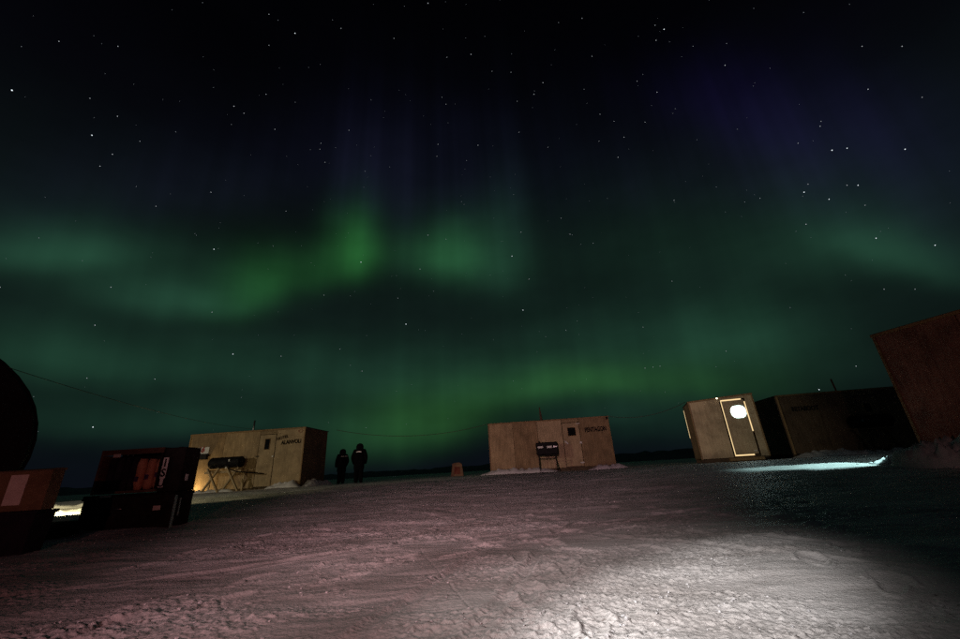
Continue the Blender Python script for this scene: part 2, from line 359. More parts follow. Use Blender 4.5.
def build_ground():
    an_f = np.linspace(-66, 66, 1000); an_b = np.linspace(66, 294, 110)[1:-1]
    an = np.radians(np.concatenate([an_f, an_b])); na = len(an)
    r1 = np.concatenate([np.exp(np.linspace(math.log(.8), math.log(5), 560))[:-1], np.exp(np.linspace(math.log(5), math.log(40), 220))]); r2 = np.exp(np.linspace(math.log(40), math.log(6000), 60))[1:]
    rr = np.concatenate([[.05, .2, .4, .6], r1, r2]); nr = len(rr)
    A, Rr = np.meshgrid(an, rr); X = (np.sin(A) * Rr).ravel(); Y = (np.cos(A) * Rr).ravel()
    Z = ground_h(X, Y)
    co = np.stack([X, Y, Z], 1).astype(np.float32)
    i = np.arange(nr - 1)[:, None] * na; k = np.arange(na)[None, :]; k2 = (k + 1) % na
    q = np.stack([i + k, i + na + k, i + na + k2, i + k2], 2).reshape(-1, 4)[:, ::-1]
    me = bpy.data.meshes.new('snow_ground')
    me.vertices.add(len(co)); me.vertices.foreach_set('co', co.ravel())
    me.loops.add(q.size); me.loops.foreach_set('vertex_index', q.astype(np.int32).ravel())
    me.polygons.add(len(q)); me.polygons.foreach_set('loop_start', np.arange(0, q.size, 4, dtype=np.int32))
    me.polygons.foreach_set('use_smooth', np.ones(len(q), bool))
    me.update(calc_edges=True); me.validate()
    o = bpy.data.objects.new('snow_ground', me); COL.objects.link(o)
    return o
def snow_material():
    m, n, l, b = mat_base('packed_snow', (.7, .7, .7), .55, 0, .35)
    tc = n.new('ShaderNodeTexCoord')
    n1 = n.new('ShaderNodeTexNoise'); n1.inputs['Scale'].default_value = 1.1; n1.inputs['Detail'].default_value = 5
    mp = n.new('ShaderNodeMapping'); mp.inputs['Scale'].default_value = (1, 1.8, 1); l.new(tc.outputs['Object'], mp.inputs[0]); l.new(mp.outputs[0], n1.inputs['Vector'])
    rp = n.new('ShaderNodeValToRGB'); rp.color_ramp.elements[0].position = .35; rp.color_ramp.elements[1].position = .7
    rp.color_ramp.elements[0].color = (.50, .48, .47, 1); rp.color_ramp.elements[1].color = (.80, .80, .80, 1)
    l.new(n1.outputs['Fac'], rp.inputs[0])
    n2 = n.new('ShaderNodeTexNoise'); n2.inputs['Scale'].default_value = 26; n2.inputs['Detail'].default_value = 4; l.new(mp.outputs[0], n2.inputs['Vector'])
    r2 = n.new('ShaderNodeValToRGB'); r2.color_ramp.elements[0].position = .24; r2.color_ramp.elements[1].position = .36
    r2.color_ramp.elements[0].color = (.16, .11, .09, 1); r2.color_ramp.elements[1].color = (1, 1, 1, 1); l.new(n2.outputs['Fac'], r2.inputs[0])
    mx = n.new('ShaderNodeMix'); mx.data_type = 'RGBA'; mx.blend_type = 'MULTIPLY'; mx.inputs[0].default_value = .8
    l.new(rp.outputs[0], mx.inputs[6]); l.new(r2.outputs[0], mx.inputs[7]); l.new(mx.outputs[2], b.inputs['Base Color'])
    n3 = n.new('ShaderNodeTexNoise'); n3.inputs['Scale'].default_value = 70; n3.inputs['Detail'].default_value = 5; l.new(tc.outputs['Object'], n3.inputs['Vector'])
    bp = n.new('ShaderNodeBump'); bp.inputs['Strength'].default_value = .55; bp.inputs['Distance'].default_value = .012
    l.new(n3.outputs['Fac'], bp.inputs['Height']); l.new(bp.outputs[0], b.inputs['Normal'])
    return m
M['snow'] = snow_material()
M['snow_bank'] = mat_worn('drifted_snow', (.60, .60, .62), (.80, .80, .82), 12, rough=.6, bump=.5, rnd=.05)
M['ridge'] = mat_worn('far_ice_ridge', (.10, .11, .15), (.17, .18, .23), .02, rough=.9, bump=0, rnd=0)
g = build_ground(); g.data.materials.append(M['snow']); tag(g, 'wind packed and trampled snow of the camp', None, None, 'structure')

# far pressure ridge along the horizon
def build_ridge():
    mb = MB(); n = 420; R0, R1, R2 = 420., 470., 560.
    vs = []
    for i in range(n):
        a = -2.6 + 5.2 * i / (n - 1)
        h = 6.2 + 5.0 * float(sstep(-.1, .6, np.array(a))) + 2.2 * float(fbm(np.array(a * 14.), np.array(.3), 4, 77)) + 2.4 * float(fbm(np.array(a * 90.), np.array(.7), 3, 78))
        for rr, hh in ((R0, -.4), (R1, h * .62), (R1 + 30, h), (R2, -.4)):
            vs.append((math.sin(a) * rr, math.cos(a) * rr, .27 + hh))
    fs = [(i * 4 + k, i * 4 + k + 1, i * 4 + 5 + k, i * 4 + 4 + k) for i in range(n - 1) for k in range(3)]
    mb.add(vs, [f[::-1] for f in fs])
    tag(mb.build('ice_ridge', M['ridge']), 'dark ridge of ice along the horizon', None, None, 'structure')
build_ridge()

# ------------------------------------------------------------------ snow banks
def snow_bank(name, path, width, height, label, group=None, seed=0, rough=1.0, fq=7):
    """an uneven lumpy drift along a path of ground points"""
    mb = MB(); pts = [Vector((p[0], p[1])) for p in path]
    L = [0]
    for a, b in zip(pts[:-1], pts[1:]): L.append(L[-1] + (b - a).length)
    n = max(16, int(L[-1] / .05)); m = 15; vs = []
    o0 = pts[0]
    for i in range(n + 1):
        s = L[-1] * i / n; k = max(j for j in range(len(L)) if L[j] <= s + 1e-6); k = min(k, len(pts) - 2)
        d = (pts[k + 1] - pts[k]).normalized(); p = pts[k] + d * (s - L[k]); nn = Vector((-d.y, d.x))
        e = min(1, 4.5 * min(s, L[-1] - s) / max(L[-1], .01)) ** .6
        hh = height * e * (.75 + 1.0 * float(fbm(np.array(s * 1.9), np.array(seed * 3.3), 3, seed)))
        for j in range(m):
            t = 2 * j / (m - 1) - 1; w = width * (.6 + .5 * e)
            q = p + nn * (t * w / 2)
            z = hh * max(0, 1 - t * t) ** .8
            z += rough * .10 * height / .25 * float(fbm(np.array(q.x * fq), np.array(q.y * fq), 3, 90 + seed)) * (1 - abs(t) ** 3) * e
            vs.append((q.x - o0.x, q.y - o0.y, gz(q.x, q.y) + (max(z, -.02) if abs(t) < .999 else -.08) - gz(o0.x, o0.y)))
    fs = [(i * m + j, i * m + j + 1, (i + 1) * m + j + 1, (i + 1) * m + j) for i in range(n) for j in range(m - 1)]
    mb.add(vs, [f[::-1] for f in fs], True)
    o = mb.build(name, M['snow_bank']); o.location = (o0.x, o0.y, gz(o0.x, o0.y))
    return tag(o, label, 'snow bank', group)

# ------------------------------------------------------------------ plywood huts
ZTOP = CAMH + 2.14
def hut_frame(name, corner, front_az_vec, label, zb):
    """Empty at the front left base corner; local x runs along the front, local y to the back"""
    fx, fy = front_az_vec
    return empty(name, (corner[0], corner[1], zb), math.atan2(fy, fx), label, 'hut')
def panel_run(root, mat, axis, start, end, fixed, z0, z1fun, step, out, alt=None, th=.018, thick_dir=1):
    """plywood sheets side by side along local x (axis 'x') or y (axis 'y')"""
    n = max(1, round((end - start) / step)); g_ = .007
    for i in range(n):
        a = start + (end - start) * i / n + g_; b = start + (end - start) * (i + 1) / n - g_
        off = out * rng.uniform(0, .006)
        lo, hi = sorted((fixed + off, fixed + off - out * th))
        za, zb_ = z1fun(a), z1fun(b)
        mb = MB()
        if axis == 'x': mb.hexa([(a, lo, z0), (b, lo, z0), (b, hi, z0), (a, hi, z0), (a, lo, za), (b, lo, zb_), (b, hi, zb_), (a, hi, za)])
        else: mb.hexa([(lo, a, z0), (hi, a, z0), (hi, b, z0), (lo, b, z0), (lo, a, za), (hi, a, za), (hi, b, zb_), (lo, b, zb_)])
        m = alt[i] if alt and i in alt else mat
        mb.build('wall_panel', m, root)
def build_hut(name, corner, vec, width, depth, label, zb, ztl, ztr, mat, door=None, side_mat=None, alt=None, step=1.22, doormat=None, segs=None):
    """ztl / ztr: world height of the roof edge at the left and right end"""
    r = hut_frame(name, corner, vec, label, zb)
    zl, zr = ztl - zb, ztr - zb; z0 = .12
    ft = lambda x: zl + (zr - zl) * x / width - .02
    if segs is None: segs = [(0, width)] if not door else [(0, door[0]), (door[1], width)]
    k = 0
    for (a, b) in segs:
        n = max(1, round((b - a) / step))
        al = {i: alt[k + i] for i in range(n) if alt and (k + i) in alt}
        panel_run(r, mat, 'x', a, b, 0, z0, ft, step, -1, al); k += n
    sm = side_mat or mat
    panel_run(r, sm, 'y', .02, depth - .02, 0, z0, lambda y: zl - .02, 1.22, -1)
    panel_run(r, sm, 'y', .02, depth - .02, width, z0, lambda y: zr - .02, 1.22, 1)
    panel_run(r, sm, 'x', 0, width, depth, z0, ft, 1.22, 1)
    MB().hexa([(-.03, -.03, zl - .02), (width + .03, -.03, zr - .02), (width + .03, depth + .03, zr - .02), (-.03, depth + .03, zl - .02),
               (-.03, -.03, zl + .01), (width + .03, -.03, zr + .01), (width + .03, depth + .03, zr + .01), (-.03, depth + .03, zl + .01)]).build('roof', M['roof'], r)
    MB().hexa([(-.035, -.036, zl - .055), (width + .035, -.036, zr - .055), (width + .035, -.012, zr - .055), (-.035, -.012, zl - .055),
               (-.035, -.036, zl - .0), (width + .035, -.036, zr - .0), (width + .035, -.012, zr - .0), (-.035, -.012, zl - .0)]).build('fascia', M['batten'], r)
    for x in (0, width):
        zt = zl if x == 0 else zr
        MB().box((x - .022, -.028, z0 - .02), (x + .022, .022, zt - .058)).build('corner_batten', M['batten'], r)
    for y in (.18, depth - .18):
        MB().box((.0, y - .06, -.25), (width, y + .06, z0 - .004)).build('skid', M['skid'], r)
    MB().box((.03, .03, z0 - .002), (width - .03, depth - .03, z0 + .06)).build('floor_deck', M['skid'], r)
    if door:
        a, b = door[:2]; zt = door[2]
        if zt < ft(a) - .05:
            MB().hexa([(a + .004, -.004, zt + .004), (b - .004, -.004, zt + .004), (b - .004, .014, zt + .004), (a + .004, .014, zt + .004),
                       (a + .004, -.004, ft(a)), (b - .004, -.004, ft(b)), (b - .004, .014, ft(b)), (a + .004, .014, ft(a))]).build('header_panel', mat, r)
    return r, ft
def door_part(r, a, b, z0, zt, mat, win, pane_mat, gap=.018, proud=.012, trim=True):
    d = MB().box((a + gap, -proud, z0 + gap), (b - gap, .03, zt - gap)).build('door', mat, r, .003)
    wx0, wx1, wz0, wz1 = win
    if pane_mat is M['window_lit']:                        # roundish lit pane
        cx_, cz_, ax, az_ = (wx0 + wx1) / 2, (wz0 + wz1) / 2, (wx1 - wx0) / 2, (wz1 - wz0) / 2
        prf = [(cx_ + ax * math.copysign(abs(math.cos(t)) ** .75, math.cos(t)), cz_ + az_ * math.copysign(abs(math.sin(t)) ** .75, math.sin(t))) for t in np.linspace(0, 2 * PI, 25)[:-1]]
        mb = MB(); n = len(prf)
        mb.add([(x, -proud - .008, z) for x, z in prf] + [(x, -proud - .001, z) for x, z in prf], [tuple(range(n))[::-1], tuple(range(n, 2 * n))] + [(i, (i + 1) % n, n + (i + 1) % n, n + i) for i in range(n)])
        mb.build('window_pane', pane_mat, d)
        return d
    MB().box((wx0, -proud - .006, wz0), (wx1, -proud - .001, wz1)).build('window_pane', pane_mat, d)
    f = MB()
    t = .022
    f.box((wx0 - t, -proud - .012, wz0 - t), (wx0, -proud - .0005, wz1 + t)); f.box((wx1, -proud - .012, wz0 - t), (wx1 + t, -proud - .0005, wz1 + t))
    f.box((wx0, -proud - .012, wz0 - t), (wx1, -proud - .0005, wz0)); f.box((wx0, -proud - .012, wz1), (wx1, -proud - .0005, wz1 + t))
    f.build('window_frame', M['batten'], d)
    return d
def to_local(r, p):
    c, s = math.cos(-r.rotation_euler.z), math.sin(-r.rotation_euler.z)
    x, y = p[0] - r.location.x, p[1] - r.location.y
    return Vector((c * x - s * y, s * x + c * y, p[2] - r.location.z))
def on_front(r, px, py, y=0.0):
    """local point on the front wall of a hut seen at a photograph position"""
    d = ray(px, py); c, s = math.cos(-r.rotation_euler.z), math.sin(-r.rotation_euler.z)
    o = to_local(r, EYE); dl = Vector((c * d.x - s * d.y, s * d.x + c * d.y, d.z))
    t = (y - o.y) / dl.y
    return o + dl * t

# hut with the lettering at its right end, left of the picture --------------------------------
a1 = rad(-2.5)
C1 = Vector((-7.69, 16.79)); v1 = Vector((math.cos(a1), math.sin(a1))); W1 = 5.0
L1 = C1 - v1 * W1
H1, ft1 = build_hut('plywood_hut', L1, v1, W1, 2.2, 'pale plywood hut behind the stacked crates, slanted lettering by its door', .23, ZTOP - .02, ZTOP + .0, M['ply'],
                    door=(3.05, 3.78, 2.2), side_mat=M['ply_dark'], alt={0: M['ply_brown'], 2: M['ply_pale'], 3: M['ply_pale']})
p0, p1 = on_front(H1, 264.5, 449.5), on_front(H1, 270.5, 439)
D1 = door_part(H1, 3.05, 3.78, .14, 2.2, M['ply_pale'], (p0.x, p1.x, p0.z, p1.z), M['glass'])
k = on_front(H1, 273, 456.5); MB().box((k.x - .03, -.05, k.z - .03), (k.x + .03, -.012, k.z + .03)).build('knob', M['white'], D1, .008)
k = on_front(H1, 257.5, 456.5); MB().box((k.x - .07, -.035, k.z - .018), (k.x + .07, -.006, k.z + .018)).build('latch', M['black'], H1)
k = on_front(H1, 277, 440.5); text_mesh('lettering', 'HOTEL', .16, M['ink'], H1, (k.x, -.0125, k.z), (PI / 2, rad(-12), 0), bold=.004)
k = on_front(H1, 281.2, 444.7); text_mesh('lettering', 'ALANVOLI', .225, M['ink'], H1, (k.x, -.0125, k.z), (PI / 2, rad(-2), 0), bold=.007, sx=.80)
k = on_front(H1, 301, 431); MB().tube([(k.x + .09 * math.cos(t), -.02, k.z + .05 * math.sin(t)) for t in np.linspace(0, 5.6, 12)], .008, 6).build('hook_loop', M['red_ink'], H1)
k = on_front(H1, 248, 432); MB().tube([(k.x, .35, k.z - .2), (k.x, .35, k.z + .52)], .035, 12).build('stovepipe', M['steel'], H1)
p0, p1 = on_front(H1, 193.5, 455), on_front(H1, 210, 447)
sb = MB().box((p0.x, -.03, p0.z), (p1.x, -.009, p1.z)).build('sign_board', M['white'], H1, .003)
text_mesh('lettering', '16', .30, M['red_ink'], sb, ((p0.x + p1.x) / 2 - .16, -.033, p0.z + .06), (PI / 2, rad(-6), 0), bold=.012, shear=.3)
p0, p1 = on_front(H1, 192, 460.5), on_front(H1, 209.5, 453.8)
MB().box((p0.x, -.16, p0.z), (p1.x, -.035, p1.z)).build('vent_box', M['black'], H1, .01)

# middle hut ----------------------------------------------------------------------------------
L2 = Vector((.10, 19.79)); R2 = Vector((5.93, 19.38)); v2 = (R2 - L2).normalized(); W2 = (R2 - L2).length
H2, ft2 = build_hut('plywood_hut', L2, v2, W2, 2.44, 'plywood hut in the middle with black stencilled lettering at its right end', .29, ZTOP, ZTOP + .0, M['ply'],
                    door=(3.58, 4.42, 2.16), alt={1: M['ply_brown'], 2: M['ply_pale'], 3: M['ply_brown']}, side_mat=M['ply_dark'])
p0, p1 = on_front(H2, 568.3, 436), on_front(H2, 574.8, 427.5)
D2 = door_part(H2, 3.58, 4.42, .14, 2.16, M['ply_pale'], (p0.x, p1.x, p0.z, p1.z), M['glass'])
for (px, py, w_, h_, rt) in ((566.3, 442.7, .10, .035, 40), (580.8, 442.6, .05, .05, 0), (577.5, 423.6, .09, .02, 0), (582.5, 462.5, .09, .03, 0)):
    k = on_front(H2, px, py)
    o = MB().box((-w_, -.03, -h_), (w_, 0, h_)).build('hinge_plate' if rt == 0 else 'handle', M['white'], D2 if px < 578 else H2); o.location = (k.x, -.014, k.z); o.rotation_euler = (0, rad(rt), 0)
k = on_front(H2, 585, 432.3); text_mesh('lettering', 'PENTAGON', .30, M['ink'], H2, (k.x, -.0125, k.z), (PI / 2, rad(-1), 0), bold=.010, sx=.64)
for dx, hh in ((.0, .62), (.07, .40)):
    k = on_front(H2, 541.3, 418.5); MB().tube([(k.x + dx, .5, k.z - .25), (k.x + dx * .3, .5, k.z + hh)], [.05, .028], 10).build('stovepipe', M['skid'], H2)
kk = on_front(H2, 606.6, 418)
MB().box((kk.x - .06, -.06, kk.z - .07), (kk.x + .03, -.038, kk.z + .05)).build('cable_bracket', M['black'], H2)

# outhouse with the lit window ----------------------------------------------------------------
a3 = rad(-20); v3 = Vector((math.cos(a3), math.sin(a3))); C3 = Vector((8.29, 16.08)); W3 = 2.245
H3, ft3 = build_hut('outhouse', C3, v3, W3, 2.0, 'small plywood outhouse with a bright window and lamplight leaking round its door', .31, ZTOP - .0, ZTOP + .10, M['ply_lit'],
                    segs=[(0, 1.10), (1.98, W3)], step=1.2, side_mat=M['ply_dark'])
da, db, dz0, dz1 = on_front(H3, 724.5, 400).x, on_front(H3, 746.5, 399).x, .16, on_front(H3, 735, 399).z
da = 1.12; db = 1.96
MB().hexa([(1.104, -.004, dz1 + .01), (1.976, -.004, dz1 + .01), (1.976, .014, dz1 + .01), (1.104, .014, dz1 + .01),
           (1.104, -.004, ft3(1.1)), (1.976, -.004, ft3(1.98)), (1.976, .014, ft3(1.98)), (1.104, .014, ft3(1.1))]).build('header_panel', M['ply_lit'], H3)
p0, p1 = on_front(H3, 732.8, 418.4), on_front(H3, 743.8, 405.2)
D3 = door_part(H3, da + .05, db - .03, dz0 + .05, dz1 - .045, M['ply_lit'], (p0.x, p1.x, p0.z, p1.z), M['window_lit'], gap=.0, proud=.012)
k = on_front(H3, 758.5, 449.2); MB().box((db - .17, -.05, .30), (db - .07, -.012, .33)).build('handle', M['white'], D3)
# glowing strips stand in for lamplight round the door and at the left corner
MB().box((da + .024, .004, dz0), (da + .05, .008, dz1)).build('gap_glow_strip', M['gap_lit'], H3)
MB().box((da + .052, .004, dz1 - .045), (db - .10, .008, dz1 + .005)).build('gap_glow_strip', M['gap_lit'], H3)
MB().box((db - .028, .004, 1.02), (db + .01, .008, dz1 - .12)).build('gap_glow_strip', M['gap_lit'], H3)
MB().box((da + .052, .004, dz0 + .0), (db - .18, .008, dz0 + .045)).build('gap_glow_strip', M['gap_lit'], H3)
MB().box((-.012, 1.955, 1.0), (-.004, 1.995, 2.20)).build('gap_glow_strip', M['gap_lit'], H3)
MB().box((.9, -.28, .0), (2.0, -.04, .10)).build('door_step', M['batten'], H3)
k = on_front(H3, 716.5, 398.6)
MB().tube([(k.x, -.037, k.z), (k.x, -.05, k.z), (k.x, -.07, k.z)], [.012, .026, .012], 10).build('eave_bulb', M['bulb'], H3)

# long dark hut behind the outhouse -----------------------------------------------------------
C4 = Vector((11.74, 15.85)); v4 = Vector((4.27, -.55)).normalized()
H4, ft4 = build_hut('plywood_hut', C4, v4, 6.1, 2.44, 'long dark hut standing right behind the outhouse, in shadow', .31, ZTOP + .01, ZTOP + .02, M['ply_shade'],
                    door=(2.75, 3.5, 2.1), side_mat=M['ply_shade'])
door_part(H4, 2.75, 3.5, .14, 2.1, M['ply_shade'], (2.95, 3.2, 1.45, 1.8), M['glass'])
k = on_front(H4, 792, 411.5); text_mesh('lettering', 'RETABOOT', .24, M['ink'], H4, (k.x, -.0125, k.z), (PI / 2, rad(0), 0), bold=.010, sx=.78)
k = on_front(H4, 848, 389.5); MB().tube([(k.x, .6, k.z - .3), (k.x - .05, .6, k.z + .55)], .03, 8).build('stovepipe', M['rust'], H4)

# near hut at the right edge ------------------------------------------------------------------
C5 = Vector((8.02, 7.64)); d5 = Vector((.34, -1.27)).normalized()
H5, ft5 = build_hut('plywood_hut', C5, d5, 4.9, 2.44, 'near reddish hut cut off by the right edge of the picture', .20, ZTOP, ZTOP, M['ply_red'], side_mat=M['ply_red'])
# lit door window in its far end wall, out of sight, whose light falls on the snow before the dark hut
E5 = C5 + Vector((-d5.y, d5.x)) * .75
n5 = -d5
wd = MB().box((-.03, .95, 1.05), (-.022, 1.35, 1.65)).build('end_window', M['window_lit'], H5)
P5 = Vector((E5.x, E5.y, 2.2)) + Vector((n5.x, n5.y, 0)) * .12
light('hut_window_lamp', 'SPOT', P5, (7.1, 8.75, .15), 560, (.60, 1.0, .97), .03, 44, .55)

# ------------------------------------------------------------------ snow against the huts
def front_pt(r, x, y): 
    c, s = math.cos(r.rotation_euler.z), math.sin(r.rotation_euler.z)
    return (r.location.x + c * x - s * y, r.location.y + s * x + c * y)
GB = 'snow drifted against the huts'
snow_bank('snow_bank', [front_pt(H1, 3.75, -.22), front_pt(H1, 4.4, -.25), front_pt(H1, 5.15, -.2)], .5, .22, 'lumpy snow below the slanted lettering on the left hut', GB, 1)
snow_bank('snow_bank', [front_pt(H1, 5.2, -.05), front_pt(H1, 5.25, 1.2), front_pt(H1, 5.25, 2.4)], .5, .24, 'snow along the shaded end wall beside the two people', GB, 2)
snow_bank('snow_bank', [front_pt(H1, .2, -.5), front_pt(H1, 1.4, -.55), front_pt(H1, 2.6, -.45)], .4, .12, 'low snow under the black drum and its crossed stand', GB, 3)
snow_bank('snow_bank', [front_pt(H2, -.5, -.3), front_pt(H2, .8, -.3), front_pt(H2, 2.1, -.3), front_pt(H2, 3.2, -.3)], .7, .20, 'low snow drift along the left half of the middle hut', GB, 4)
snow_bank('snow_bank', [front_pt(H2, 4.5, -.3), front_pt(H2, 5.2, -.35), front_pt(H2, 6.3, -.2)], .6, .26, 'snow below the stencilled lettering of the middle hut', GB, 5)
snow_bank('snow_bank', [front_pt(H4, -.3, -.45), front_pt(H4, 1.2, -.5), front_pt(H4, 3.0, -.45), front_pt(H4, 4.6, -.4)], .9, .24, 'long lumpy drift in front of the dark hut', GB, 6)
for r_a, r_b, hh_, lab in ((11.6, 11.9, .10, 'nearer low snow ridge in the yellow light between boxes and crates'), (13.0, 13.4, .13, 'farther low snow ridge in the yellow light between boxes and crates')):
    qa, qb_ = at_r(38, 500, r_a), at_r(96, 500, r_b)
    snow_bank('snow_bank', [qa.xy.to_tuple(), qa.lerp(qb_, .5).xy.to_tuple(), qb_.xy.to_tuple()], .35, hh_, lab, 'low snow ridges behind the crates', 12)
sbk = [front_pt(H5, -.62, -.12), front_pt(H5, .1, -.4), front_pt(H5, .8, -.45), front_pt(H5, 1.8, -.45), front_pt(H5, 3.0, -.4)]
snow_bank('snow_pile', sbk, .95, .30, 'big broken snow pile at the corner of the near right hut', None, 7, 2.6, 10)
snow_bank('snow_bank', [at_z(640, 466.6, .29).xy.to_tuple(), at_z(600, 471, .27).xy.to_tuple()], .5, .05, 'faint low snow rise right of the middle hut', GB, 8) if False else None

# ------------------------------------------------------------------ fuel drums and stands
k = on_front(H1, 224, 464, -.55)
c0 = front_pt(H1, k.x, -.55); kz = k.z + H1.location.z
st = empty('sawhorse_stand', (c0[0], c0[1], gz(*c0)), a1, 'crossed timber stand carrying the black drum at the left hut', 'stand')
zt = kz - st.location.z
for sx in (-.32, .42):
    for sgn in (-1, 1):
        MB().bar((sx - .38 * sgn, -.12 + .10 * (sx > 0) + .03 * sgn, -.03), (sx + .22 * sgn, -.12 + .10 * (sx > 0) + .03 * sgn, zt - .16), .05, .09, (0, 1, 0)).build('leg', M['timber'], st)
MB().bar((-.75, .02, zt - .30), (.75, .02, zt - .30), .05, .09).build('rail', M['timber'], st)
MB().bar((-.75, .30, zt - .30), (.75, .30, zt - .30), .05, .09).build('rail', M['timber'], st)
for sx in (-.7, .7): MB().bar((sx, .30, -.03), (sx, .30, zt - .26), .05, .07).build('post', M['timber'], st)
for sx in (-.55, .55): MB().bar((sx, -.08, zt - .235), (sx, .36, zt - .235), .06, .05).build('cross_piece', M['timber'], st)
dr = empty('fuel_drum', (c0[0], c0[1], st.location.z + zt), a1, 'black horizontal fuel drum on crossed timbers before the left hut', 'drum')
prof = [(-.66, .02), (-.655, .22), (-.62, .25), (-.60, .262), (-.58, .25), (-.2, .25), (-.19, .262), (-.17, .25), (.2, .25), (.21, .262), (.23, .25), (.58, .25), (.60, .262), (.62, .25), (.655, .22), (.66, .02)]
MB().tube([(x, .14, .05) for x, _ in prof], [q * .86 for _, q in prof], 20).build('body', M['black'], dr)
MB().box((.22, -.09, .08), (.28, -.074, .16)).build('label_plate', M['white'], dr)
MB().tube([(.14, -.02, -.12), (.14, -.05, -.16), (.2, -.06, -.17)], .03, 8).build('valve', M['white'], dr)
MB().tube([(.2, -.05, -.17), (.6, -.05, -.32), (.9, 0, -.36), (1.2, .1, -.40), (1.45, .45, -.45)], .022, 8).build('hose', M['black'], dr)

k = on_front(H2, 546.5, 449.5, -.6); c0 = front_pt(H2, k.x, -.6); kz = k.z + H2.location.z
rz2 = H2.rotation_euler.z
st = empty('steel_stand', (c0[0], c0[1], gz(*c0)), rz2, 'thin black metal stand in front of the middle hut', 'stand')
zt = kz - st.location.z - .28
for sx in (-.38, .38):
    for sy in (-.14, .20): MB().bar((sx + (.16 if sx > 0 and sy > 0 else 0), sy, -.04), (sx, sy, zt), .035, .035).build('leg', M['black'], st)
MB().box((-.42, -.18, zt), (.50, .24, zt + .035)).build('top_frame', M['black'], st)
MB().bar((-.38, -.14, zt - .12), (.38, -.14, zt - .12), .03, .03).build('brace', M['black'], st)
dr = empty('fuel_tank', (c0[0], c0[1], st.location.z + zt + .037), rz2, 'boxy black fuel tank with two white labels at the middle hut', 'tank')
b_ = MB().box((-.47, -.17, 0), (.52, .22, .56)).build('body', M['black'], dr, .05)
for (x0, x1, zz) in ((-.40, -.16, .30), (.02, .24, .30)):
    MB().box((x0, -.182, zz), (x1, -.171, zz + .085), .006).build('label_plate', M['white'], b_)
MB().box((.3, -.182, .31), (.48, -.171, .37)).build('label_plate', M['steel'], b_)
MB().tube([(-.3, 0, .55), (-.3, 0, .63)], .04, 10).build('filler_cap', M['black'], dr)

k = on_front(H4, 873, 421.5, -.55); c0 = front_pt(H4, k.x, -.55); kz = k.z + H4.location.z
rz4 = H4.rotation_euler.z
st = empty('sawhorse_stand', (c0[0], c0[1], gz(*c0)), rz4, 'shadowed timber stand carrying the drum at the dark hut', 'stand')
zt = kz - st.location.z
for sx in (-.5, .5):
    for sgn in (-1, 1): MB().bar((sx - .2 * sgn, .1 + .1 * sgn, -.03), (sx + .2 * sgn, .1 + .1 * sgn, zt - .2), .05, .09, (0, 1, 0)).build('leg', M['skid'], st)
MB().bar((-.7, .1, zt - .24), (.7, .1, zt - .24), .2, .06).build('rail', M['skid'], st)
dr = empty('fuel_drum', (c0[0], c0[1], st.location.z + zt), rz4, 'black fuel drum barely visible before the dark hut', 'drum')
MB().tube([(x, .1, .03) for x, _ in prof], [q * .9 for _, q in prof], 20).build('body', M['black'], dr)
MB().box((-.46, -.14, .02), (-.38, -.12, .09)).build('label_plate', M['steel'], dr)

# ------------------------------------------------------------------ stacked cases at the left
gA = .02
PA, PB = at_z(73, 535, gA), at_z(167, 529.5, gA)
va = (PB - PA).xy; WA = va.length; aa = math.atan2(va.y, va.x)
print('case width', WA, PA, PB)
lc = empty('transit_case', (PA.x, PA.y, gA - .01), aa, 'black lower transit case with a pale sticker, under the brown crate', 'case')
HT = at_z(80, 495, 0)   # eye-level seam
hl = .47
b_ = MB().box((0, 0, 0), (WA, .36, hl - .012)).build('body', M['case'], lc, .02)
for z in (.06, .40): MB().box((-.008, -.012, z), (WA + .008, .0, z + .025)).build('rib', M['case'], b_)
MB().box((-.004, -.010, hl - .055), (WA + .004, .368, hl - .012)).build('lid', M['case'], lc, .008)
def on_case(px, py, y=0.0):
    d = ray(px, py); c, s = math.cos(-aa), math.sin(-aa); e = EYE - Vector((PA.x, PA.y, gA - .01))
    o = Vector((c * e.x - s * e.y, s * e.x + c * e.y, e.z)); dl = Vector((c * d.x - s * d.y, s * d.x + c * d.y, d.z))
    return o + dl * ((y - o.y) / dl.y)
p0, p1 = on_case(152.5, 510.5), on_case(161, 505.5); MB().box((p0.x, -.006, p0.z), (p1.x, -.0012, p1.z)).build('sticker', M['pink'], b_)
p0, p1 = on_case(80, 519), on_case(86.5, 510.5); MB().box((p0.x, -.006, p0.z), (p1.x, -.0012, p1.z)).build('sticker', M['crate'], b_)
p0 = on_case(120, 509); MB().tube([(p0.x - .05, -.02, p0.z), (p0.x - .05, -.04, p0.z), (p0.x + .05, -.04, p0.z), (p0.x + .05, -.02, p0.z)], .006, 6).build('catch', M['steel'], b_)
MB().box((WA + .003, .01, .02), (WA + .010, .055, hl - .06)).build('edge_strip', M['steel'], b_)
MB().box((WA + .003, .11, .16), (WA + .008, .13, hl - .10)).build('edge_strip', M['steel'], b_)

